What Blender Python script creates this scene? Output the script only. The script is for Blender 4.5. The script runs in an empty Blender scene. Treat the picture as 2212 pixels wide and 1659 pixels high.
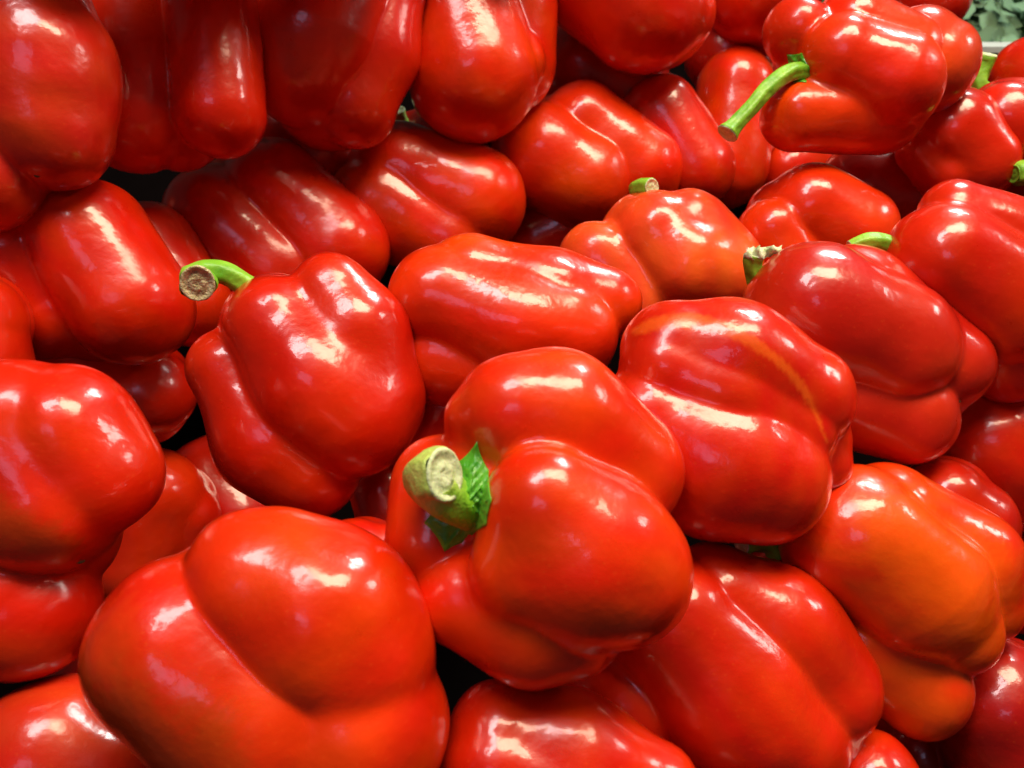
import bpy, math, random
import numpy as np
from mathutils import Vector, Matrix

# ------------------------------------------------------------------ camera
FW, FH = 2212.0, 1659.0            # working frame of the photograph
CU, CV = FW / 2, FH / 2
F = 1736.0                         # focal length in frame units
PITCH = math.radians(35)
CAM = np.array([0.0, 0.0, 0.45])
RIGHT = np.array([1.0, 0, 0])
UP = np.array([0, math.sin(PITCH), math.cos(PITCH)])
BACK = np.array([0, -math.cos(PITCH), math.sin(PITCH)])
ROT = np.stack([RIGHT, UP, BACK], axis=1)      # camera space -> world

sc = bpy.context.scene
col = sc.collection
cd = bpy.data.cameras.new('camera')
cam = bpy.data.objects.new('camera', cd)
col.objects.link(cam)
cam.location = CAM
cam.rotation_euler = (math.radians(90) - PITCH, 0, 0)
cd.sensor_width = 36
cd.lens = 36 * F / FW
cd.clip_start = 0.01
cd.clip_end = 50
cd.dof.use_dof = True
cd.dof.focus_distance = 0.25
cd.dof.aperture_fstop = 21
sc.camera = cam

# ------------------------------------------------------------------ light
w = bpy.data.worlds.new('World')
sc.world = w
w.use_nodes = True
w.node_tree.nodes['Background'].inputs[0].default_value = (1.0, 0.88, 0.80, 1)
w.node_tree.nodes['Background'].inputs[1].default_value = 0.034

def area(name, loc, target, sx, sy, power, color):
    l = bpy.data.lights.new(name, 'AREA')
    l.shape = 'RECTANGLE'
    l.size, l.size_y = sx, sy
    l.energy = power
    l.color = color
    o = bpy.data.objects.new(name, l)
    col.objects.link(o)
    o.location = loc
    d = Vector(target) - Vector(loc)
    o.rotation_euler = d.to_track_quat('-Z', 'Y').to_euler()
    return o

PC = (0.0, 0.25, 0.28)
area('ceiling_lamp_warm', (0.28, 0.28, 1.22), PC, 0.27, 0.50, 10.2, (1.0, 0.80, 0.55))
area('ceiling_lamp_cool', (-0.16, 0.13, 1.25), PC, 0.18, 0.42, 4.4, (1.0, 0.96, 0.94))
area('side_lamp', (1.15, 0.45, 1.0), PC, 0.20, 0.20, 2.4, (1.0, 0.92, 0.82))
area('shop_front_daylight', (-0.35, -0.95, 1.5), PC, 0.50, 0.36, 1.2, (0.68, 0.64, 1.0))
area('far_fill_light', (0.9, 1.5, 1.7), (0.8, 1.45, 0.2), 0.5, 0.5, 28.0, (0.92, 1.0, 0.95))  # added fill, no visible source: brightens the greens and stall behind
sc.view_settings.view_transform = 'Standard'
sc.view_settings.look = 'None'
sc.view_settings.exposure = -0.05
sc.view_settings.gamma = 1.0
sc.cycles.use_denoising = True
sc.cycles.max_bounces = 8
sc.cycles.sample_clamp_indirect = 4.0

# ------------------------------------------------------------------ helpers
def plane_depth(u, v):
    """depth (m) of the pile's surface under a point of the frame"""
    size = 365 + 0.225 * v - 0.02 * u
    return F * 0.085 / size

def to_world(P):
    return CAM + P @ ROT.T

def at(u, v, d):
    return to_world(np.array([[(u - CU) / F * d, -(v - CV) / F * d, -d]]))[0]

def N(nt, kind, **kw):
    n = nt.nodes.new(kind)
    for k, val in kw.items():
        if k in n.inputs:
            n.inputs[k].default_value = val
        else:
            setattr(n, k, val)
    return n

def new_mat(name):
    m = bpy.data.materials.new(name)
    m.use_nodes = True
    return m, m.node_tree, m.node_tree.nodes['Principled BSDF']

# --- pepper skin
def skin_material():
    m, nt, b = new_mat('pepper_skin')
    L = nt.links.new
    att = N(nt, 'ShaderNodeAttribute', attribute_name='skin')
    tc = N(nt, 'ShaderNodeTexCoord')
    n1 = N(nt, 'ShaderNodeTexNoise', Scale=28.0, Detail=4.0, Roughness=0.55)
    L(tc.outputs['Object'], n1.inputs['Vector'])
    r1 = N(nt, 'ShaderNodeMapRange')
    r1.inputs['From Min'].default_value = 0.3; r1.inputs['From Max'].default_value = 0.7
    r1.inputs['To Min'].default_value = 0.80; r1.inputs['To Max'].default_value = 1.14
    L(n1.outputs['Fac'], r1.inputs['Value'])
    mul = N(nt, 'ShaderNodeVectorMath', operation='SCALE')
    L(att.outputs['Color'], mul.inputs[0]); L(r1.outputs['Result'], mul.inputs['Scale'])
    # tiny pale flecks in the skin
    n2 = N(nt, 'ShaderNodeTexVoronoi', Scale=420.0)
    L(tc.outputs['Object'], n2.inputs['Vector'])
    r2 = N(nt, 'ShaderNodeMapRange')
    r2.inputs['From Min'].default_value = 0.05; r2.inputs['From Max'].default_value = 0.22
    r2.inputs['To Min'].default_value = 0.10; r2.inputs['To Max'].default_value = 0.0
    L(n2.outputs['Distance'], r2.inputs['Value'])
    mix = N(nt, 'ShaderNodeMix', data_type='RGBA')
    mix.inputs['B'].default_value = (0.9, 0.16, 0.02, 1) if False else (0.9, 0.16, 0.02, 1)
    mix.inputs[7].default_value = (0.9, 0.16, 0.02, 1)
    L(r2.outputs['Result'], mix.inputs[0]); L(mul.outputs['Vector'], mix.inputs[6])
    L(mix.outputs[2], b.inputs['Base Color'])
    # wax unevenness
    n3 = N(nt, 'ShaderNodeTexNoise', Scale=60.0, Detail=5.0, Roughness=0.6)
    L(tc.outputs['Object'], n3.inputs['Vector'])
    r3 = N(nt, 'ShaderNodeMapRange')
    r3.inputs['From Min'].default_value = 0.3; r3.inputs['From Max'].default_value = 0.7
    r3.inputs['To Min'].default_value = 0.26; r3.inputs['To Max'].default_value = 0.38
    L(n3.outputs['Fac'], r3.inputs['Value']); L(r3.outputs['Result'], b.inputs['Roughness'])
    # relief: broad dents and fine peel
    n4 = N(nt, 'ShaderNodeTexNoise', Scale=70.0, Detail=3.0, Roughness=0.5)
    L(tc.outputs['Object'], n4.inputs['Vector'])
    n5 = N(nt, 'ShaderNodeTexNoise', Scale=900.0, Detail=2.0)
    L(tc.outputs['Object'], n5.inputs['Vector'])
    b1 = N(nt, 'ShaderNodeBump', Strength=0.34, Distance=0.0022)
    L(n4.outputs['Fac'], b1.inputs['Height'])
    b2 = N(nt, 'ShaderNodeBump', Strength=0.12, Distance=0.0003)
    L(n5.outputs['Fac'], b2.inputs['Height']); L(b1.outputs['Normal'], b2.inputs['Normal'])
    L(b2.outputs['Normal'], b.inputs['Normal'])
    b.inputs['IOR'].default_value = 1.48
    b.inputs['Specular IOR Level'].default_value = 0.33
    b.inputs['Coat Weight'].default_value = 0.9
    # rubbed, dusty places break up the shine
    n6 = N(nt, 'ShaderNodeTexNoise', Scale=26.0, Detail=8.0, Roughness=0.68, Distortion=0.6)
    L(tc.outputs['Object'], n6.inputs['Vector'])
    r6 = N(nt, 'ShaderNodeMapRange')
    r6.inputs['From Min'].default_value = 0.46; r6.inputs['From Max'].default_value = 0.62
    r6.inputs['To Min'].default_value = 0.11; r6.inputs['To Max'].default_value = 0.27
    L(n6.outputs['Fac'], r6.inputs['Value']); L(r6.outputs['Result'], b.inputs['Coat Roughness'])
    b.inputs['Coat IOR'].default_value = 1.45
    L(b2.outputs['Normal'], b.inputs['Coat Normal'])
    b.inputs['Subsurface Weight'].default_value = 0.12
    b.inputs['Subsurface Radius'].default_value = (1.0, 0.12, 0.05)
    b.inputs['Subsurface Scale'].default_value = 0.004
    return m

def green_material(name, c1, c2, scale=160, rough=0.42, bump=0.5):
    m, nt, b = new_mat(name)
    L = nt.links.new
    tc = N(nt, 'ShaderNodeTexCoord')
    n = N(nt, 'ShaderNodeTexNoise', Scale=scale, Detail=5.0, Roughness=0.6)
    L(tc.outputs['Object'], n.inputs['Vector'])
    cr = N(nt, 'ShaderNodeValToRGB')
    cr.color_ramp.elements[0].position = 0.32; cr.color_ramp.elements[0].color = (*c1, 1)
    cr.color_ramp.elements[1].position = 0.68; cr.color_ramp.elements[1].color = (*c2, 1)
    L(n.outputs['Fac'], cr.inputs['Fac']); L(cr.outputs['Color'], b.inputs['Base Color'])
    bp = N(nt, 'ShaderNodeBump', Strength=bump, Distance=0.001)
    n2 = N(nt, 'ShaderNodeTexNoise', Scale=scale * 3, Detail=3.0)
    L(tc.outputs['Object'], n2.inputs['Vector'])
    L(n2.outputs['Fac'], bp.inputs['Height']); L(bp.outputs['Normal'], b.inputs['Normal'])
    b.inputs['Roughness'].default_value = rough
    b.inputs['Subsurface Weight'].default_value = 0.15
    b.inputs['Subsurface Radius'].default_value = (0.4, 1.0, 0.1)
    b.inputs['Subsurface Scale'].default_value = 0.002
    return m

SKIN = skin_material()
STEM = green_material('stem_green', (0.15, 0.42, 0.015), (0.34, 0.66, 0.05), 120)
STEM_OLD = green_material('stem_olive', (0.30, 0.44, 0.05), (0.56, 0.68, 0.16), 190, 0.5, 0.7)
def age_towards_tip(m, fresh):
    """the fresh green of the foot gives way to the older colour near the cut"""
    nt = m.node_tree; L = nt.links.new
    b = nt.nodes['Principled BSDF']
    old = b.inputs['Base Color'].links[0].from_socket
    a = N(nt, 'ShaderNodeAttribute', attribute_name='along')
    n = N(nt, 'ShaderNodeTexNoise', Scale=90.0)
    tc = N(nt, 'ShaderNodeTexCoord'); L(tc.outputs['Object'], n.inputs['Vector'])
    ad = N(nt, 'ShaderNodeMath', operation='MULTIPLY_ADD'); ad.inputs[1].default_value = 0.5
    L(n.outputs['Fac'], ad.inputs[0]); L(a.outputs['Fac'], ad.inputs[2])
    r = N(nt, 'ShaderNodeMapRange'); r.inputs['From Min'].default_value = 0.62; r.inputs['From Max'].default_value = 0.95
    L(ad.outputs[0], r.inputs['Value'])
    mx = N(nt, 'ShaderNodeMix', data_type='RGBA'); mx.inputs[6].default_value = (*fresh, 1)
    L(r.outputs['Result'], mx.inputs[0]); L(old, mx.inputs[7]); L(mx.outputs[2], b.inputs['Base Color'])
age_towards_tip(STEM_OLD, (0.26, 0.60, 0.025))
CALYX = green_material('calyx_green', (0.04, 0.30, 0.010), (0.18, 0.56, 0.04), 130, 0.32, 0.35)
CUT_PALE = green_material('cut_pale', (0.46, 0.56, 0.24), (0.74, 0.82, 0.52), 300, 0.6, 0.5)
CUT_BROWN = green_material('cut_brown', (0.40, 0.35, 0.15), (0.78, 0.70, 0.40), 420, 0.8, 1.0)
SCAR = green_material('scar_brown', (0.05, 0.035, 0.01), (0.20, 0.14, 0.05), 800, 0.8, 1.0)

# ------------------------------------------------------------------ lobed solids
_ico = {}
def ico(level):
    if level not in _ico:
        import bmesh
        bm = bmesh.new()
        bmesh.ops.create_icosphere(bm, subdivisions=level, radius=1)
        V = np.array([v.co[:] for v in bm.verts])
        T = np.array([[v.index for v in f.verts] for f in bm.faces], dtype=np.int32)
        E = np.array([[v.index for v in e.verts] for e in bm.edges], dtype=np.int32)
        bm.free()
        V /= np.linalg.norm(V, axis=1)[:, None]
        deg = np.bincount(E.ravel(), minlength=len(V)).astype(float)
        _ico[level] = (V, T, E, deg)
    return _ico[level]

def smin(a, b, k):
    h = np.maximum(k - np.abs(a - b), 0) / k
    return np.minimum(a, b) - h * h * h * k / 6

def cone_sdf(P, a, b):
    """tapered capsule between two spheres (x, y, z, r)"""
    pa = P - a[:3]
    ba = b[:3] - a[:3]
    L2 = ba @ ba
    if L2 < 1e-6:
        return np.linalg.norm(pa, axis=1) - max(a[3], b[3])
    t = np.clip(pa @ ba / L2, 0, 1)
    t = t * t * (3 - 2 * t) * 0.35 + t * 0.65
    q = pa - t[:, None] * ba
    return np.linalg.norm(q, axis=1) - (a[3] + (b[3] - a[3]) * t)

class Solid:
    """smooth union of lobes, each a chain of spheres, in frame units at unit depth"""
    def __init__(self, lobes, kout, seed, rough=1.0):
        self.lobes = []
        for ch in lobes:
            out = []
            for (u, v, w_, r) in ch:
                s = 1 - w_ / F
                out.append(np.array([(u - CU) * s, -(v - CV) * s, -F * s, r * s]))
            self.lobes.append(out)
        self.k = kout
        rng = np.random.RandomState(seed)
        allp = np.concatenate([np.array(c) for c in self.lobes])
        wts = allp[:, 3] ** 2
        self.c = (allp[:, :3] * wts[:, None]).sum(0) / wts.sum()
        self.R = allp[:, 3].max()
        ks = rng.normal(size=(16, 3))
        ks /= np.linalg.norm(ks, axis=1)[:, None]
        wl = np.concatenate([rng.uniform(0.6, 1.6, 9), rng.uniform(0.28, 0.5, 7)]) * self.R
        self.ks = ks * (2 * math.pi / wl)[:, None]
        self.ph = rng.uniform(0, 6.28, 16)
        self.am = rough * np.where(wl > 0.55 * self.R, 0.0060, 0.0013) * wl
    def sdf(self, P, noise=True):
        d = None
        for n_, ch in enumerate(self.lobes):
            l = None
            if len(ch) == 1:
                l = np.linalg.norm(P - ch[0][:3], axis=1) - ch[0][3]
            for a, b in zip(ch[:-1], ch[1:]):
                c = cone_sdf(P, a, b)
                l = c if l is None else smin(l, c, 0.9 * min(a[3], b[3]))
            d = l if d is None else smin(d, l, self.k[min(max(n_ - 1, 0), len(self.k) - 1)])
        if noise:
            d = d + (np.sin((P - self.c) @ self.ks.T + self.ph) * self.am).sum(1)
        return d
    def mesh(self, level):
        V, T, E, deg = ico(level)
        n = len(V)
        far = 4.2 * self.R
        t = np.full(n, far)
        for i in range(26):
            P = self.c + V * t[:, None]
            d = self.sdf(P, False)
            t = np.maximum(t - np.clip(d, -10, None) * 0.92, 5)
        P = self.c + V * t[:, None]
        for it in range(7):
            if it < 5:
                acc = np.zeros_like(P)
                for k in range(3):
                    acc[:, k] = (np.bincount(E[:, 0], P[E[:, 1], k], n) + np.bincount(E[:, 1], P[E[:, 0], k], n))
                P = P * 0.5 + 0.5 * acc / deg[:, None]
            g, d = self.grad(P)
            P = P - g * np.clip(d, -20, 20)[:, None]
        return P, T
    def grad(self, P):
        e = 0.6
        d = self.sdf(P)
        g = np.stack([self.sdf(P + np.eye(3)[k] * e) - d for k in range(3)], 1) / e
        g /= np.maximum(np.linalg.norm(g, axis=1), 1e-6)[:, None]
        return g, d

def link_mesh(name, verts, faces, mat, parent=None, smooth=True, loc=(0, 0, 0)):
    me = bpy.data.meshes.new(name)
    if isinstance(faces, np.ndarray) and faces.shape[1] == 3:
        nf = len(faces)
        me.vertices.add(len(verts)); me.vertices.foreach_set('co', np.asarray(verts, dtype=np.float32).ravel())
        me.loops.add(nf * 3); me.loops.foreach_set('vertex_index', faces.ravel().astype(np.int32))
        me.polygons.add(nf)
        me.polygons.foreach_set('loop_start', np.arange(0, nf * 3, 3, dtype=np.int32))
        me.polygons.foreach_set('loop_total', np.full(nf, 3, dtype=np.int32))
        me.update(calc_edges=True)
    else:
        me.from_pydata([tuple(v) for v in verts], [], [tuple(f) for f in faces])
        me.update()
    if smooth:
        me.polygons.foreach_set('use_smooth', [True] * len(me.polygons))
    if mat: me.materials.append(mat)
    o = bpy.data.objects.new(name, me)
    col.objects.link(o)
    o.location = loc
    if parent: o.parent = parent
    return o

RED = (0.69, 0.017, 0.0008)
def mixc(a, b, t):
    return a * (1 - t) + np.array(b) * t

PEPS = {}
GROUP = 'red bell peppers heaped on the stall'

def catmull(pts, n):
    pts = [np.array(p, float) for p in pts]
    pts = [2 * pts[0] - pts[1]] + pts + [2 * pts[-1] - pts[-2]]
    out = []
    for i in range(1, len(pts) - 2):
        p0, p1, p2, p3 = pts[i - 1:i + 3]
        for j in range(n):
            t = j / n
            out.append(0.5 * (2 * p1 + (p2 - p0) * t + (2 * p0 - 5 * p1 + 4 * p2 - p3) * t * t + (3 * p1 - p0 - 3 * p2 + p3) * t ** 3))
    out.append(pts[-2])
    return out

def stem_mesh(path, seed=0, flute=0.07, nside=28, bevel=True):
    """path: (x,y,z,r) points in camera frame units; returns verts, faces, end frame"""
    rnd = random.Random(seed)
    P = catmull(path, 7)
    verts, faces = [], []
    up = np.array([0.3, 0.5, 1.0])
    prev = None
    ph = rnd.uniform(0, 6)
    for i, p in enumerate(P):
        a = P[max(i - 1, 0)][:3]; b = P[min(i + 1, len(P) - 1)][:3]
        t = (b - a) / np.linalg.norm(b - a)
        if prev is None:
            s = np.cross(t, up)
        else:
            s = prev - t * (prev @ t)
        s /= np.linalg.norm(s); prev = s
        q = np.cross(t, s)
        for k in range(nside):
            an = 2 * math.pi * k / nside
            r = p[3] * (1 + flute * math.cos(5 * an + ph + i * 0.02) + 0.03 * math.sin(3 * an + i * 0.5 + ph) + rnd.uniform(-.012, .012))
            if bevel and i == len(P) - 1: r *= 0.93
            verts.append(p[:3] + (s * math.cos(an) + q * math.sin(an)) * r)
    for i in range(len(P) - 1):
        for k in range(nside):
            a = i * nside + k; b = i * nside + (k + 1) % nside
            faces.append((a, b, b + nside, a + nside))
    return np.array(verts), faces, (P[-1], t, s, q)

def disc_mesh(frame, rad, seed, nside=28, tilt=(0, 0)):
    """cut end: a slightly raised ragged rim, sunken ring and proud pith"""
    p, t, s, q = frame
    rnd = random.Random(seed)
    prof = [(1.0, 0.0), (0.97, 0.09), (0.88, 0.10), (0.78, 0.02), (0.62, -0.05), (0.48, 0.0), (0.36, 0.05), (0.2, 0.02), (0.1, -0.02)]
    verts, faces = [], []
    for j, (rr, hh) in enumerate(prof):
        for k in range(nside):
            an = 2 * math.pi * k / nside
            r = rad * rr * (1 + 0.05 * math.sin(2 * an + seed) + rnd.uniform(-.025, .025))
            h = rad * (hh + rnd.uniform(-.03, .03) * (1 if j else 0)) + r * (tilt[0] * math.cos(an) + tilt[1] * math.sin(an))
            verts.append(p[:3] + (s * math.cos(an) + q * math.sin(an)) * r + t * h)
    verts.append(p[:3] + t * rad * 0.0)
    for j in range(len(prof) - 1):
        for k in range(nside):
            a = j * nside + k; b = j * nside + (k + 1) % nside
            faces.append((a, b, b + nside, a + nside))
    o = (len(prof) - 1) * nside
    for k in range(nside):
        faces.append((o + k, o + (k + 1) % nside, len(verts) - 1))
    return np.array(verts), faces

def fr(u, v, w_, r=None):
    s = 1 - w_ / F
    p = [(u - CU) * s, -(v - CV) * s, -F * s]
    if r is not None: p.append(r * s)
    return np.array(p)

def leaf_mesh(solid, base, tips, thick, seed, cap=60):
    """calyx: a lobed, puckered collar lying on the skin round the stem's foot"""
    rnd = random.Random(seed)
    nr = 12
    b = np.array(base[:2], float)
    n = len(tips)
    outl = []
    for i in range(n):
        a = np.array(tips[i][:2], float); c = np.array(tips[(i + 1) % n][:2], float)
        mid = (a + c) / 2 * 0.95 + b * 0.05
        for k in range(8):
            t = k / 8
            p = (1 - t) ** 2 * a + 2 * t * (1 - t) * (2 * mid - (a + c) / 2) + t * t * c
            outl.append(p)
    M = len(outl)
    uv, ff = [], []
    for j in range(nr + 1):
        f = j / nr
        for k in range(M):
            uv.append(b * (1 - f) + outl[k] * f); ff.append(f)
    uv = np.array(uv); ff = np.array(ff)
    W = np.full(len(uv), 330.0)
    def pos(W):
        s = 1 - W / F
        return np.stack([(uv[:, 0] - CU) * s, -(uv[:, 1] - CV) * s, -F * s], 1)
    for _ in range(40):
        W -= np.clip(solid.sdf(pos(W)), -3, 60) * 0.9
        W = np.maximum(W, -150)
    w0 = np.median(W[:M])
    W = np.minimum(W, max(base[2], w0) + cap)
    nz = np.sin(uv[:, 0] * .33 + 1) * np.cos(uv[:, 1] * .29) + 0.6 * np.sin(uv[:, 0] * .71 + uv[:, 1] * .55)
    W2 = W + thick * (0.9 - 0.5 * ff ** 2) + thick * 0.5 * nz * (1 - ff ** 6) + thick * 1.6 * (1 - ff) ** 2
    top = pos(W2)
    bot = pos(W - 2)[-M:]
    faces = []
    for j in range(nr):
        for k in range(M):
            a = j * M + k; c = j * M + (k + 1) % M
            faces.append((a, a + M, c + M, c))
    ntop = len(top)
    for k in range(M):
        a = nr * M + k; c = nr * M + (k + 1) % M
        faces.append((a, ntop + k, ntop + (k + 1) % M, c))
    return np.concatenate([top, bot]), faces

def pepper(key, label, lobes, m=1.0, k=26, color=RED, patches=(), level=5, rough=0.8, back=None,
           stem=None, cut=None, stem_mat=None, calyx=None, scar=None, flap=None, calyx_cap=60):
    seed = sum(ord(c) * 7 for c in key)
    lobes = [list(c) for c in lobes]
    if back is None:
        # hidden far side, one lobe running behind the visible ones
        A = np.mean([c[0] for c in lobes], axis=0); B = np.mean([c[-1] for c in lobes], axis=0)
        R = max(p[3] for c in lobes for p in c)
        sp = 0.92
        lobes.append([(A[0], A[1], A[2] - 0.42 * R, R * sp), (B[0], B[1], B[2] - 0.42 * R, R * sp * 0.92)])
    elif back:
        lobes += [list(c) for c in back]
    S = Solid(lobes, [q * 0.62 for q in k] if isinstance(k, (list, tuple)) else [k * 0.62], seed, rough)
    P, T = S.mesh(level)
    uu = CU + S.c[0] / -S.c[2] * F; vv = CV - S.c[1] / -S.c[2] * F
    d = plane_depth(uu, vv) * m * MULT.get(key, 1.0)
    sc_ = d / F
    cw = to_world(S.c[None] * sc_)[0]
    loc = lambda Q: (Q - S.c) @ ROT.T * sc_
    root = None
    parts = stem is not None or calyx is not None or scar is not None
    if parts:
        root = bpy.data.objects.new('bell_pepper', None)
        root.empty_display_size = 0.02
        col.objects.link(root)
        lowest = loc(P)[:, 2].min()
        root.location = cw + np.array([0, 0, lowest])
        off = (0, 0, -lowest)
        body = link_mesh('body', loc(P), T, SKIN, root, loc=off)
        thing = root
    else:
        body = link_mesh('bell_pepper', loc(P), T, SKIN, None, loc=tuple(cw))
        thing = body
        off = (0, 0, 0)
    # natural colour of the skin
    c = np.tile(np.array(color, float), (len(P), 1))
    rng = np.random.RandomState(seed + 5)
    Z = (P - S.c) / S.R
    f1 = np.sin(Z @ rng.normal(size=3) * 2.2 + rng.uniform(0, 6)) * np.sin(Z @ rng.normal(size=3) * 1.7 + rng.uniform(0, 6))
    c = c * (1 + 0.10 * f1)[:, None]
    f2 = np.sin(Z @ rng.normal(size=3) * 3.5 + rng.uniform(0, 6)) + np.sin(Z @ rng.normal(size=3) * 5.5 + rng.uniform(0, 6))
    c[:, 1] *= (1 + 0.6 * np.clip(f1, 0, 1) + 0.22 * f2)
    for (path, rad, pc, amt) in patches:
        # distance to the mark's line, seen square on, on the side it lies
        PU = np.stack([CU + P[:, 0] / -P[:, 2] * F, CV - P[:, 1] / -P[:, 2] * F, 0 * P[:, 0]], 1)
        pts = [np.array([q[0], q[1], 0.0, q[2] if len(q) > 2 else 0.0]) for q in path]
        if len(pts) > 2: pts = catmull(pts, 5)
        if len(pts) == 1:
            dist = np.linalg.norm(PU - pts[0][:3], axis=1)
        else:
            dist = None
            for a, b in zip(pts[:-1], pts[1:]):
                dd = cone_sdf(PU, a, b)
                dist = dd if dist is None else np.minimum(dist, dd)
        dist = dist + 9999 * (P[:, 2] < S.c[2] + 0.1 * S.R)
        wv = lambda a, b_, c_, p_: np.sin(Z @ np.array([a, b_, c_], float) + p_)
        dist = dist + rad * 0.22 * (wv(31, -22, 17, 1) * wv(-19, 27, 33, 2) + 0.6 * wv(55, 41, -38, 0) * wv(-47, 36, 60, 4))
        dist = dist + rad * 0.15 * np.sin(Z @ np.array([9., 5, 7])) + rad * 0.1 * np.sin(Z @ np.array([-13., 11, 8]))
        t = np.clip(1.25 - dist / rad, 0, 1); t = t * t * (3 - 2 * t) * amt
        c = c * (1 - t[:, None]) + np.array(pc) * t[:, None]
    ca = body.data.color_attributes.new('skin', 'FLOAT_COLOR', 'POINT')
    ca.data.foreach_set('color', np.concatenate([c, np.ones((len(c), 1))], 1).astype(np.float32).ravel())
    if stem is not None:
        v, f, end = stem_mesh([fr(*q) for q in stem], seed)
        st = link_mesh('stem', loc(v), f, stem_mat or STEM, root, loc=off)
        al = st.data.attributes.new('along', 'FLOAT', 'POINT')
        al.data.foreach_set('value', (np.arange(len(v)) // 28 / (len(v) / 28)).astype(np.float32))
        v, f = disc_mesh(end, end[0][3] * 0.96, seed)
        ce = link_mesh('cut_end', loc(v), f, cut or CUT_PALE, st)
    if flap is not None:
        # dried, crumpled shred of stalk at the cut
        pts = catmull([fr(q[0], q[1], q[2], 1) for q in flap], 6)
        rn = random.Random(7)
        vv_, ff_ = [], []
        for i, p in enumerate(pts):
            wd = 15 * math.sin(math.pi * (0.18 + 0.70 * i / (len(pts) - 1)))
            for t in (-1, -.5, 0, .5, 1):
                q = p[:3] + np.array([3 * t + rn.uniform(-2, 2), wd * t + rn.uniform(-3, 3), 7 * math.sin(i * .9 + t * 2) + rn.uniform(-3, 3)])
                vv_.append(q)
        nf_ = len(vv_)
        vv_ += [q - np.array([0, 0, 3.0]) for q in vv_]
        for i in range(len(pts) - 1):
            for t in range(4):
                a = i * 5 + t
                ff_.append((a, a + 1, a + 6, a + 5)); ff_.append((a + nf_, a + 5 + nf_, a + 6 + nf_, a + 1 + nf_))
            ff_.append((i * 5, i * 5 + 5, i * 5 + 5 + nf_, i * 5 + nf_)); ff_.append((i * 5 + 4, i * 5 + 4 + nf_, i * 5 + 9 + nf_, i * 5 + 9))
        link_mesh('stem_shred', loc(np.array(vv_)), ff_, CUT_PALE, st)
    if calyx is not None:
        v, f = leaf_mesh(S, calyx[0], calyx[1], calyx[2], seed, calyx_cap)
        link_mesh('calyx', loc(v), f, CALYX, root, loc=off)
    if scar is not None:
        q = fr(*scar[:3])[None]
        g, dd = S.grad(q); g, dd = S.grad(q - g * dd[:, None]); q = q - g * 0
        q = S.c + (q[0] - S.c)
        for _ in range(6):
            g, dd = S.grad(q[None]); q = q - g[0] * dd[0]
        r = scar[3]
        rn = random.Random(seed)
        vs = [q + g[0] * r * .35]
        e1 = np.cross(g[0], [0.2, 1, 0.1]); e1 /= np.linalg.norm(e1); e2 = np.cross(g[0], e1)
        for ring in (0.5, 1.0):
            for kk in range(10):
                an = kk * .628
                rr = r * ring * rn.uniform(.7, 1.3)
                vs.append(q + e1 * math.cos(an) * rr * 1.6 + e2 * math.sin(an) * rr * .8 + g[0] * (r * .25 if ring < 1 else -r * .3))
        fs = [(0, 1 + kk, 1 + (kk + 1) % 10) for kk in range(10)] + [(1 + kk, 11 + kk, 11 + (kk + 1) % 10, 1 + (kk + 1) % 10) for kk in range(10)]
        link_mesh('blossom_scar', loc(np.array(vs)), fs, SCAR, root, loc=off)
    thing['label'] = label
    thing['category'] = 'bell pepper'
    thing['group'] = GROUP
    PEPS[key] = body.name
    return thing

# depth factors found by settling the heap (no pepper's face passes through its neighbour's)
MULT = {'T1': 0.8199, 'hero': 0.7653, 'G1': 0.9147, 'P1': 0.913, 'J1': 0.8109, 'O1': 0.9927, 'N1': 0.9642, 'F1': 0.8283, 'S1': 0.9894, 'H1': 0.9102, 'K1': 0.8568, 'Q1': 1.0664, 'R1': 1.1249, 'M2': 1.0009, 'L1': 0.8282, 'M1': 1.0254, 'R0': 1.1595, 'Z1': 0.5179, 'Z2': 0.5667, 'Z3': 0.5897, 'Z4': 0.6732, 'A1': 0.7288, 'A2': 0.8276, 'A3': 0.8468, 'A4': 0.908, 'E2': 0.936, 'E1': 0.9768, 'E3': 1.1506, 'E1b': 1.1269, 'F2': 1.3845, 'F3': 1.4842, 'U1': 1.0, 'D1': 1.1637, 'D2': 1.1783, 'I1': 1.0, 'B1': 0.7928, 'C1': 1.1919, 'A5': 0.9029, 'C2': 1.1881, 'C4': 1.0, 'C3': 1.2371, 'B2': 0.8014, 'B3': 1.0, 'B5': 0.9369, 'B6': 0.9044, 'B4': 0.9963, 'B7': 1.0857, 'A6': 0.997, 'Y2': 1.128, 'Y9': 1.2075, 'Y3': 1.1632, 'Y4': 1.3629, 'Y5': 1.3604, 'Y6': 1.0513, 'Y10': 1.0401, 'Y11': 1.0913, 'Y12': 1.3463, 'Y13': 1.1958, 'Y14': 1.1426, 'X1': 1.0169, 'X2': 1.2039, 'X3': 1.3974, 'X4': 1.1843, 'X5': 1.0037, 'W1': 1.0, 'W2': 1.0, 'W3': 1.0, 'V1': 1.1181, 'V2': 1.0, 'V3': 1.0062, 'V4': 1.3307}
#MULT_END

ORANGE = (0.80, 0.065, 0.004)
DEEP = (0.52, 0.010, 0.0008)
BRIGHT = (0.80, 0.031, 0.0008)
GREENISH = (0.16, 0.085, 0.006)


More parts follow.
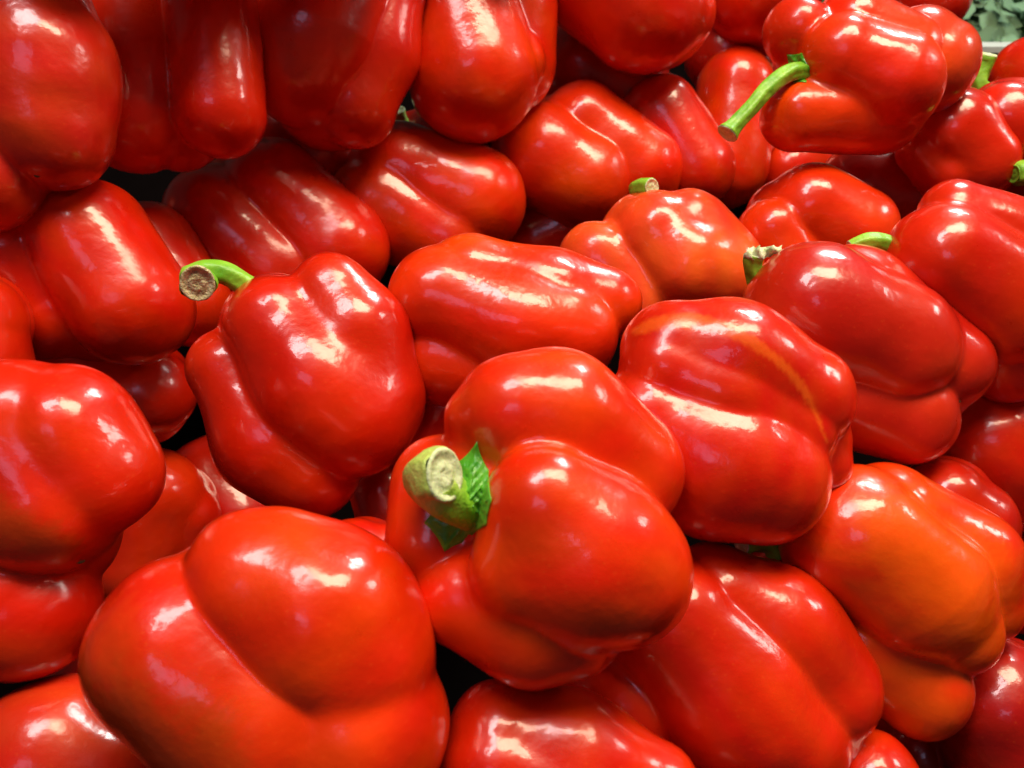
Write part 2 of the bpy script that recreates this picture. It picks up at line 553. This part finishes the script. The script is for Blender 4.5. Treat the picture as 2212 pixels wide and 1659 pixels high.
# ------------------------------------------------------------------ the setting
def simple_mat(name, color, rough=0.6, spec=0.4, noise=None):
    m, nt, b = new_mat(name)
    L = nt.links.new
    tc = N(nt, 'ShaderNodeTexCoord')
    n = N(nt, 'ShaderNodeTexNoise', Scale=noise or 40.0, Detail=5.0)
    L(tc.outputs['Object'], n.inputs['Vector'])
    r = N(nt, 'ShaderNodeMapRange')
    r.inputs['To Min'].default_value = 0.6; r.inputs['To Max'].default_value = 1.3
    L(n.outputs['Fac'], r.inputs['Value'])
    v = N(nt, 'ShaderNodeVectorMath', operation='SCALE')
    v.inputs[0].default_value = color
    L(r.outputs['Result'], v.inputs['Scale']); L(v.outputs['Vector'], b.inputs['Base Color'])
    b.inputs['Roughness'].default_value = rough
    b.inputs['Specular IOR Level'].default_value = spec
    return m

def box_verts(x0, x1, y0, y1, z0, z1):
    return [(x, y, z) for x in (x0, x1) for y in (y0, y1) for z in (z0, z1)], \
           [(0, 1, 3, 2), (4, 6, 7, 5), (0, 4, 5, 1), (2, 3, 7, 6), (0, 2, 6, 4), (1, 5, 7, 3)]

rim = at(2150, 97, 0.62)
p0 = at(CU, 300, plane_depth(CU, 300)); p1 = at(CU, 1500, plane_depth(CU, 1500))
slope = (p0[2] - p1[2]) / (p0[1] - p1[1])
zb = lambda y: p0[2] + slope * (y - p0[1]) - 0.125
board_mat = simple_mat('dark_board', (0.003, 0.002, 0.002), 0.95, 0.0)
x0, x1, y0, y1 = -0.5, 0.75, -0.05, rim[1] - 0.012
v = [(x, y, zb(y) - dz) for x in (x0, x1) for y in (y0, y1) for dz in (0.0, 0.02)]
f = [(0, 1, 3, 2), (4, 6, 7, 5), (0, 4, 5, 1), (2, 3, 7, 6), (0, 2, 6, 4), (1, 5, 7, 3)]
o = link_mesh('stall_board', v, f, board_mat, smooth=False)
o['kind'] = 'structure'
v, f = box_verts(-4, 4, -1.5, 6, -0.9, -0.86)
o = link_mesh('floor', v, f, simple_mat('floor_grey', (0.10, 0.105, 0.10), 0.5), smooth=False)
o['kind'] = 'structure'

# white plastic crate edge behind the heap
crate = bpy.data.objects.new('crate', None); col.objects.link(crate)
crate.location = (rim[0], rim[1], zb(rim[1]))
crate['label'] = 'white plastic crate edge behind the peppers in the top right corner'
crate['category'] = 'crate'
white = simple_mat('crate_white', (0.62, 0.68, 0.64), 0.35, 0.5)
zr = rim[2] - zb(rim[1])
v, f = box_verts(-0.10, 0.35, -0.006, 0.010, zr - 0.005, zr)
link_mesh('rim', v, f, white, crate, smooth=False)
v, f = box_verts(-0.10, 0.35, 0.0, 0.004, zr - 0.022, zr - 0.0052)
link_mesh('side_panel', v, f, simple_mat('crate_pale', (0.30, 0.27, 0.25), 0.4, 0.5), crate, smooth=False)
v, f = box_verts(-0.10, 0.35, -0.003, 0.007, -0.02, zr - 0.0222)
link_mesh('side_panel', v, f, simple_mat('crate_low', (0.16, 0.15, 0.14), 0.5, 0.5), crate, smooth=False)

# leafy greens on the next stall, far behind
rnd = random.Random(4)
c0 = at(2170, 40, 1.05)
tab = simple_mat('far_stall', (0.17, 0.24, 0.18), 0.9)
v, f = box_verts(c0[0] - 1.0, c0[0] + 0.9, c0[1] - 0.25, c0[1] + 1.3, -0.2, c0[2] - 0.10)
o = link_mesh('far_stall_counter', v, f, tab, smooth=False); o['kind'] = 'structure'
v, f = box_verts(-3.5, 3.5, 4.2, 4.25, -0.86, 2.2)
o = link_mesh('back_wall', v, f, simple_mat('wall_teal', (0.10, 0.15, 0.14), 0.8, noise=2.0), smooth=False); o['kind'] = 'structure'
leafm = green_material('leaf_dark', (0.15, 0.28, 0.15), (0.22, 0.36, 0.20), 12, 0.9, 0.1)
leafl = green_material('leaf_light', (0.20, 0.34, 0.12), (0.32, 0.46, 0.20), 12, 0.9, 0.1)
def greens_bunch(cx, cy, cz, R, n, mat, label):
    vs, fs = [], []
    for i in range(n):
        th, ph = rnd.uniform(0, 6.28), math.acos(rnd.uniform(0.0, 1))
        d = Vector((math.sin(ph) * math.cos(th), math.sin(ph) * math.sin(th), math.cos(ph)))
        c = d * R * rnd.uniform(.86, 1.04)
        a = d.orthogonal().normalized(); a.rotate(Matrix.Rotation(rnd.uniform(0, 6.28), 3, d)); b_ = d.cross(a)
        a = (a + d * rnd.uniform(-.3, .8)).normalized()
        ln, wd = rnd.uniform(.022, .045), rnd.uniform(.011, .020)
        k = len(vs)
        for (p, q, h) in ((0, 0, 0), (.35, -1, .2), (.35, 0, .0), (.35, 1, .2), (.75, -.8, .15), (.75, 0, -.05), (.75, .8, .15), (1.05, 0, -.2)):
            vs.append(tuple(c + a * p * ln + b_ * q * wd + d * h * wd))
        fs += [(k, k + 2, k + 1), (k, k + 3, k + 2), (k + 1, k + 2, k + 5, k + 4), (k + 2, k + 3, k + 6, k + 5), (k + 4, k + 5, k + 7), (k + 5, k + 6, k + 7)]
    o = link_mesh('leafy_greens', vs, fs, mat, loc=(cx, cy, cz))
    o['label'] = label; o['category'] = 'leafy greens'; o['group'] = 'greens on the stall behind'
bunches = [(-.10, 0, .16, leafm, 'dark bunch of blurred leafy greens behind, left of its neighbours'), (.07, -.05, .10, leafl, 'light green blurred leafy bunch behind the white crate edge'),
           (.17, .12, .16, leafm, 'dark blurred leafy bunch beyond the light green one, right edge'), (-.02, .3, .17, leafm, 'farthest blurred bunch of greens at the top edge')]
for (dx, dy, R, mt, lb) in bunches:
    greens_bunch(c0[0] + dx, c0[1] + dy, c0[2] - 0.10, R, 800, mt, lb)

# ------------------------------------------------------------------ the peppers
pepper('hero', 'bell pepper at the centre, its thick pale cut stem and green calyx facing the viewer',
  [[(1105,893,-20,124),(1200,905,-50,137),(1335,1015,-100,142)],
   [(1030,905,-20,72),(1012,970,-45,54)],
   [(1176,1080,105,124),(1290,1178,80,138),(1335,1238,50,138),(1245,1236,80,140),(1136,1226,85,108),(1160,1130,100,104)],
   [(1000,1290,5,108),(1150,1345,25,120),(1235,1338,5,120)],
   [(955,1050,-80,112),(935,1170,-50,104)]],
  level=6, k=[30,34,50,22,40], rough=0.4, color=BRIGHT,
  stem=[(1055,1110,-60,52),(1015,1100,20,48),(975,1080,75,50),(940,1052,100,54),(931,1030,118,58),(960,1026,142,60)], stem_mat=STEM_OLD,
  calyx=((1012,1088,10),[(1030,954),(1056,1015),(1062,1080),(1050,1135),(1005,1172),(960,1192),(916,1130),(965,1050),(985,1000)],14), calyx_cap=220)

pepper('T1', 'largest pepper, rounded, with a deep crease, filling the bottom left corner foreground',
  [[(408,1405,22,208),(575,1548,28,212)],
   [(566,1262,14,168),(700,1335,18,178),(762,1412,5,176)],
   [(757,1568,-5,212)],
   [(488,1330,-25,168),(670,1440,-20,185)]], level=6, k=[16,50,20,60], color=(0.76,0.025,0.0008),
  patches=[([(240,1560),(420,1660)],150,GREENISH,.28),([(240,1400)],120,ORANGE,.35)])

pepper('F1', 'large pepper at the left edge with an olive green streak and dried blossom tip',
  [[(35,930,10,156),(105,1082,12,160)],[(150,935,0,147),(203,1020,-5,143)],[(40,1300,-20,152),(60,1318,-20,148)]], level=6, k=[40,24,40],
  patches=[([(-20,1120),(120,1180)],60,GREENISH,.3)], scar=(207,1256,60,9))

pepper('G1', 'tall pepper left of the centre one, with a bent stem ending in a brown cut',
  [[(592,702,15,107),(690,835,20,128),(765,905,10,129)],
   [(712,632,-15,87),(765,725,-18,108),(790,860,-28,130)],
   [(492,795,-5,86),(590,950,-5,112),(670,1015,-10,108)]], level=6, k=[60, 16, 40], rough=0.5, color=(0.62,0.013,0.0008),
  stem=[(610,660,-40,30),(540,622,0,25),(490,592,20,24),(448,588,28,27),(430,602,44,36),(427,612,72,40)], cut=CUT_BROWN)

pepper('H1', 'long pepper lying crosswise above the centre one, with two creased ridges',
  [[(950,645,20,114),(1118,707,15,118),(1222,718,10,114)],
   [(1015,602,-5,97),(1180,640,-10,96),(1305,655,-15,80)],
   [(950,770,-10,105),(1130,800,-10,105)]], level=6, k=18, color=BRIGHT)

pepper('J1', 'plump pepper right of the centre one, with a thin orange stripe along its crease',
  [[(1455,763,0,115),(1590,786,5,121),(1722,860,-12,121)],
   [(1440,800,24,104),(1565,858,30,108),(1695,925,8,110)],
   [(1400,905,22,118),(1550,1002,32,146),(1650,1032,24,139)],
   [(1768,1000,-30,72)]], level=6, k=[13,26,24],
  patches=[([(1372,715,2),(1430,696,9),(1500,694,11),(1600,724,8),(1690,788,5),(1748,862,3),(1786,955,-3)],7,(0.92,0.13,0.008),.65)])

pepper('K1', 'smooth pepper with a pale crumpled stem tip, resting behind the orange-striped one',
  [[(1757,672,10,150),(1920,742,10,140)],
   [(1850,640,-30,112),(2030,785,-30,106)],
   [(1800,850,-20,105),(1958,900,0,103)]], level=6, k=20, color=(0.60,0.018,0.004),
  stem=[(1690,665,-70,28),(1645,625,-25,22),(1630,590,-5,19),(1626,566,5,20),(1630,552,10,22)],
  flap=[(1612,545,20),(1632,548,30),(1655,545,22),(1688,536,12)],
  scar=(2056,856,30,6))

pepper('N1', 'orange-tinted pepper at the right with a long tapering front lobe',
  [[(1840,1162,15,158),(1985,1273,25,142),(2062,1362,25,92)],
   [(1920,1112,-20,114),(2072,1213,-40,114),(2114,1300,-45,92)],
   [(1850,1380,-10,95),(1985,1482,0,108)]], level=6, k=[15,22,40], back=[[(1860,1200,-90,140),(1990,1290,-90,118)]], color=(0.88,0.052,0.0012),
  patches=[([(1930,1140,20),(2040,1260,20),(2115,1380,0)],85,(0.94,0.105,0.002),.75),([(1850,1300),(1960,1380),(2060,1420)],50,(0.94,0.09,0.002),.5),
           ([(2110,1200,10),(2150,1270,0)],60,(0.92,0.10,0.003),.7),([(1960,1500,20),(2010,1530,20)],60,(0.90,0.09,0.003),.5)])

pepper('O1', 'big pepper below right of the centre one, with a long rounded front lobe',
  [[(1450,1345,20,150),(1570,1490,20,160),(1690,1590,20,138)],
   [(1545,1290,-15,117),(1680,1370,-25,130),(1772,1482,-22,124)],
   [(1760,1570,-30,95)],[(1340,1520,-20,150)]], level=6, k=[15,24])

pepper('P1', 'pepper at the bottom edge, under the centre one, with a row of small glints',
  [[(1080,1592,-30,118),(1240,1640,-30,126),(1400,1710,-30,115)],
   [(1070,1660,10,120),(1260,1710,10,130)]], k=20)

pepper('I1', 'pale orange-red pepper with broad shoulders and a short yellow-green stem stub',
  [[(1415,506,20,91),(1475,570,20,116)],
   [(1490,496,5,87),(1543,582,5,104)],
   [(1288,562,0,84),(1380,650,0,90)]], k=[38,22,40], color=(0.88,0.070,0.012),
  stem=[(1405,455,-60,24),(1380,420,-40,19),(1378,408,-15,19),(1392,405,8,20),(1408,405,28,20)], stem_mat=STEM)

pepper('D2', 'pepper lying under the matt top row, with two long highlights on its rounded end',
  [[(860,370,0,106),(1020,432,0,117)],[(820,445,10,112),(965,515,15,92)]], k=16, color=BRIGHT)

pepper('D1', 'dark glossy red pepper with a straight crease, tucked above the brown-cut stem',
  [[(468,470,20,113),(598,588,15,113)],[(590,408,0,108),(728,538,0,114)]], k=14, color=RED, level=6)

pepper('E1', 'pepper at the left, half in shadow, with a pointed white streak down its side',
  [[(190,515,0,130),(285,660,0,130)],[(60,570,-20,140),(120,680,-20,100)]], k=26, level=6)
pepper('E1b', 'mostly hidden pepper just behind the shadowed left one',
  [[(320,540,0,105),(410,660,0,90)]], k=20)
pepper('E2', 'sliver of plain red pepper cut off by the left edge', [[(-60,700,0,110),(-70,780,0,130)]], k=20)
pepper('E3', 'red pepper in the left gap with a flat pale patch of reflected light',
  [[(150,780,0,140),(265,840,0,75)],[(330,850,-30,90)]], k=22)

pepper('A1', 'upright dull red pepper filling the top left corner, tiny dark blossom dot below',
  [[(40,-20,0,130),(100,150,0,132),(112,288,0,124)],[(-60,100,0,120),(-25,380,0,118)]], k=22, level=6,
  color=(0.60,0.022,0.005), scar=(78,386,60,5))
pepper('A2', 'deep red pepper hanging at the top left with a straight vertical crease between two lobes',
  [[(285,-40,0,115),(288,250,0,122)],[(452,-40,20,96),(476,242,20,98)],[(390,290,-60,80)]], k=16, level=6)
pepper('A3', 'matt dark red pepper at the top, narrowing to two blunt lobes',
  [[(690,-10,5,150),(672,80,8,134),(652,168,5,108)],[(845,-20,-45,80),(815,120,-45,80),(766,224,-45,94)]], k=22, level=6)
pepper('A4', 'red pepper at the top middle with a rounded lower end and Y shaped crease',
  [[(1000,-10,0,122),(1022,165,0,140)],[(1110,-30,-40,90),(1112,95,-60,84)],[(1118,130,-10,62)]], k=18, level=6, color=BRIGHT)
pepper('A5', 'dull red pepper at the top edge, right of the Y creased one',
  [[(1300,-60,0,140),(1390,20,0,135)],[(1420,-40,-20,100),(1458,30,-20,84)]], k=18)
pepper('A6', 'shaded pepper at the top edge behind the long stemmed one', [[(1650,-30,0,128)]], k=18)

pepper('B1', 'red pepper at the top right with a long thin bent green stem pointing down left',
  [[(1722,68,-10,72)],[(1815,125,40,90),(1920,178,30,110)],[(1840,70,-20,90),(1950,120,-20,85)],
   [(1722,250,10,78),(1900,245,-10,88)]], k=24, level=6, color=BRIGHT,
  stem=[(1790,165,20,20),(1715,155,60,19),(1660,190,80,18),(1620,235,90,17),(1585,272,96,18),(1571,288,98,25)],
  calyx=((1728,150,20),[(1700,118),(1732,114),(1750,150),(1742,178),(1715,178),(1702,150)],7))
pepper('B2', 'smooth orange-red pepper partly behind the long stemmed one', [[(1980,120,0,100),(2000,140,0,105)]], k=18, color=(0.74,0.04,0.006))
pepper('B3', 'pepper at the top edge near the background greens', [[(1920,-40,0,100),(1985,-20,0,108)]], k=18)
pepper('B4', 'small red pepper at the right edge beside the upright green stem',
  [[(2230,165,0,86)]], k=18,
  stem=[(2145,210,20,20),(2118,185,30,16),(2118,160,32,17),(2126,135,36,20),(2133,118,44,20)])
pepper('B5', 'red pepper at the right with a square white highlight on its shoulder',
  [[(2055,285,0,95),(2110,350,0,85)],[(2000,320,-10,60),(2050,370,-10,70)]], k=16)
pepper('B6', 'red pepper cut by the right edge above the green stub', [[(2170,260,0,80),(2240,290,0,95)]], k=16,
  stem=[(2260,370,40,22),(2225,372,60,26),(2202,374,70,26),(2190,376,72,20)], cut=STEM)
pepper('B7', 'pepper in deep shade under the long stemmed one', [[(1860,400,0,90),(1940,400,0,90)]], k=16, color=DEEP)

pepper('C1', 'shiny red pepper with two round lobes and strong white highlights, upper middle',
  [[(1168,334,20,111),(1262,388,15,109)],[(1258,280,-5,100),(1376,368,-10,99)]], k=12, level=6, color=BRIGHT)
pepper('C2', 'reddish pepper standing just right of the shiny two lobed one',
  [[(1428,250,0,86),(1500,365,0,88)],[(1380,300,-30,90)]], k=16, color=RED)
pepper('C3', 'pepper with a bright upper shoulder under the tip of the long green stem',
  [[(1590,190,0,85),(1565,360,0,92)],[(1640,220,-20,80)]], k=16, color=BRIGHT)
pepper('C4', 'rounded red pepper with a small front lobe behind the curved green stem',
  [[(1750,455,0,100),(1832,500,0,104)],[(1662,502,20,72),(1700,560,20,72)]], k=16, color=BRIGHT)
pepper('L1', 'large pepper cut by the right edge, curved green stem at its left shoulder',
  [[(2058,460,-10,72),(2180,520,-10,95)],[(2032,565,20,122),(2180,660,20,135)],[(2180,780,-20,92)]], k=20, level=6,
  stem=[(1990,562,10,22),(1930,531,10,19),(1880,521,10,18),(1836,533,6,14)])
pepper('M1', 'shaded red pepper at the right edge below the dimpled one', [[(2130,960,0,118),(2230,1030,0,120)],[(2200,930,10,110)]], k=18, color=RED)
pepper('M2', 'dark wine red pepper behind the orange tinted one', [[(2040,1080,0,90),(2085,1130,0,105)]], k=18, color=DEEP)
pepper('R1', 'dark crimson pepper in the bottom right corner with a thin white glint',
  [[(2150,1520,0,145),(2200,1640,0,160)]], k=18, color=(0.44,0.009,0.004))
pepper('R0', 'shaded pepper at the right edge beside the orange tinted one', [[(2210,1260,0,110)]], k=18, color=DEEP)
pepper('Q1', 'small visible end of a red pepper at the bottom edge, right side', [[(1880,1690,0,108)]], k=18)
pepper('S1', 'orange-red pepper at the bottom left edge, dimly lit', [[(110,1625,0,160),(200,1680,0,150)]], k=18, color=(0.66,0.03,0.006))
pepper('F2', 'pepper peeping between the two large left hand ones', [[(325,1085,0,118),(300,1200,0,118)],[(395,1120,-20,80),(350,1230,-20,90)]], k=14)
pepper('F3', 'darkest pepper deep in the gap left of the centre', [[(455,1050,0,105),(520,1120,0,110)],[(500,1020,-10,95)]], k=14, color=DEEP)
pepper('U1', 'bit of red pepper showing just left of the centre pepper', [[(765,1222,0,100),(820,1300,0,110)],[(815,1215,-20,85)]], k=14)

# second layer of the heap, seen through the gaps
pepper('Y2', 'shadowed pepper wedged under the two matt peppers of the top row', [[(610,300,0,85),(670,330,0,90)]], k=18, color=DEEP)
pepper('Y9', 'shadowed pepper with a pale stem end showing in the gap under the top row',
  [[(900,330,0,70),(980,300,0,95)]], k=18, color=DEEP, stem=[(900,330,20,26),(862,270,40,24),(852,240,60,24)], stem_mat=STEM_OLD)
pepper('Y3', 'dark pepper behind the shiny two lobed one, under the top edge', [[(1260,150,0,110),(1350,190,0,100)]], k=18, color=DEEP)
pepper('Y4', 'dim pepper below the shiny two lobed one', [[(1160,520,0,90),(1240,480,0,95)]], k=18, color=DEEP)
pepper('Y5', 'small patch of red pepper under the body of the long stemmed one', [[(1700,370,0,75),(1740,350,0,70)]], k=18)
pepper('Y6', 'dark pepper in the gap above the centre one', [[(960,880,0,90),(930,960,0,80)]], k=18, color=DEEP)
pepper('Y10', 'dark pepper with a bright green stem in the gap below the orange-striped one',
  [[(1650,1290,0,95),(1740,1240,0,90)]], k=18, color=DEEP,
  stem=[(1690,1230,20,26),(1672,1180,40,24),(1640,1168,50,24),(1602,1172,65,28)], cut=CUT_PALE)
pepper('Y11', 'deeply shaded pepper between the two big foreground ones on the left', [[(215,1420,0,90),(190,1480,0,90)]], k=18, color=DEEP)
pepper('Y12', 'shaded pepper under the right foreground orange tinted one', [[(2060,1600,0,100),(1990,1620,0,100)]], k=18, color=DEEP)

# the heap goes on above the picture's top edge
pepper('Z1', 'red pepper above the top left corner of the picture, partly out of view', [[(60,-215,0,115),(140,-195,0,120)],[(120,-260,0,110)]], k=18)
pepper('Z2', 'red pepper just above the top edge over the vertically creased one', [[(360,-180,0,125),(470,-185,0,118)],[(400,-260,0,105)]], k=18)
pepper('Z3', 'red pepper just above the top edge over the matt one', [[(690,-205,0,125),(790,-195,0,112)],[(730,-260,0,105)]], k=18)
pepper('Z4', 'red pepper just above the top edge over the Y creased one', [[(1000,-215,0,120),(1090,-205,0,112)],[(1040,-250,0,105)]], k=18)
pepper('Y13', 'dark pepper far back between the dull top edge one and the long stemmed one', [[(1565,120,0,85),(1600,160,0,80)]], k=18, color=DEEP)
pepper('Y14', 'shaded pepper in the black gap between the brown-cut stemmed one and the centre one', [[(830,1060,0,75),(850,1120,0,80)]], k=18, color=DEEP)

# and on past the sides of the picture
edge = [('X1', (2330, 420), 40, 'right edge, level with the green stub'), ('X2', (2400, 700), -20, 'right edge, next to the large cut one with the green stem'),
        ('X3', (2420, 1010), 30, 'right edge, next to the shaded red one'), ('X4', (2440, 1370), -30, 'right edge, beside the orange tinted one'),
        ('X5', (2420, 180), 10, 'right edge, beside the upright green stem'), ('W1', (-260, 300), 20, 'left edge, beside the upright dull one'),
        ('W2', (-330, 640), -25, 'left edge, beside the plain red sliver'), ('W3', (-380, 1120), 35, 'left edge, beside the green streaked one'),
        ('V1', (230, 2010), 10, 'bottom edge, below the orange-red corner one'), ('V2', (1000, 2020), -20, 'bottom edge, below the largest one'),
        ('V3', (1560, 1960), 25, 'bottom edge, below the one with a long front lobe'), ('V4', (2240, 1900), -15, 'bottom edge, below the dark crimson one')]
for key, (u, v), tilt, where in edge:
    dx, dy = math.cos(math.radians(tilt + 30)) * 55, math.sin(math.radians(tilt + 30)) * 55
    q = 1 + v / 6000
    pepper(key, 'red pepper past the ' + where,
      [[(u - dx - dy * .8, v - dy + dx * .8, 0, 92 * q), (u + dx - dy * .8, v + dy + dx * .8, 0, 86 * q)],
       [(u - dx + dy * .8, v - dy - dx * .8, -5, 88 * q), (u + dx + dy * .8, v + dy - dx * .8, -5, 90 * q)]], k=18, level=5, color=[RED, BRIGHT, DEEP][len(PEPS) % 3])
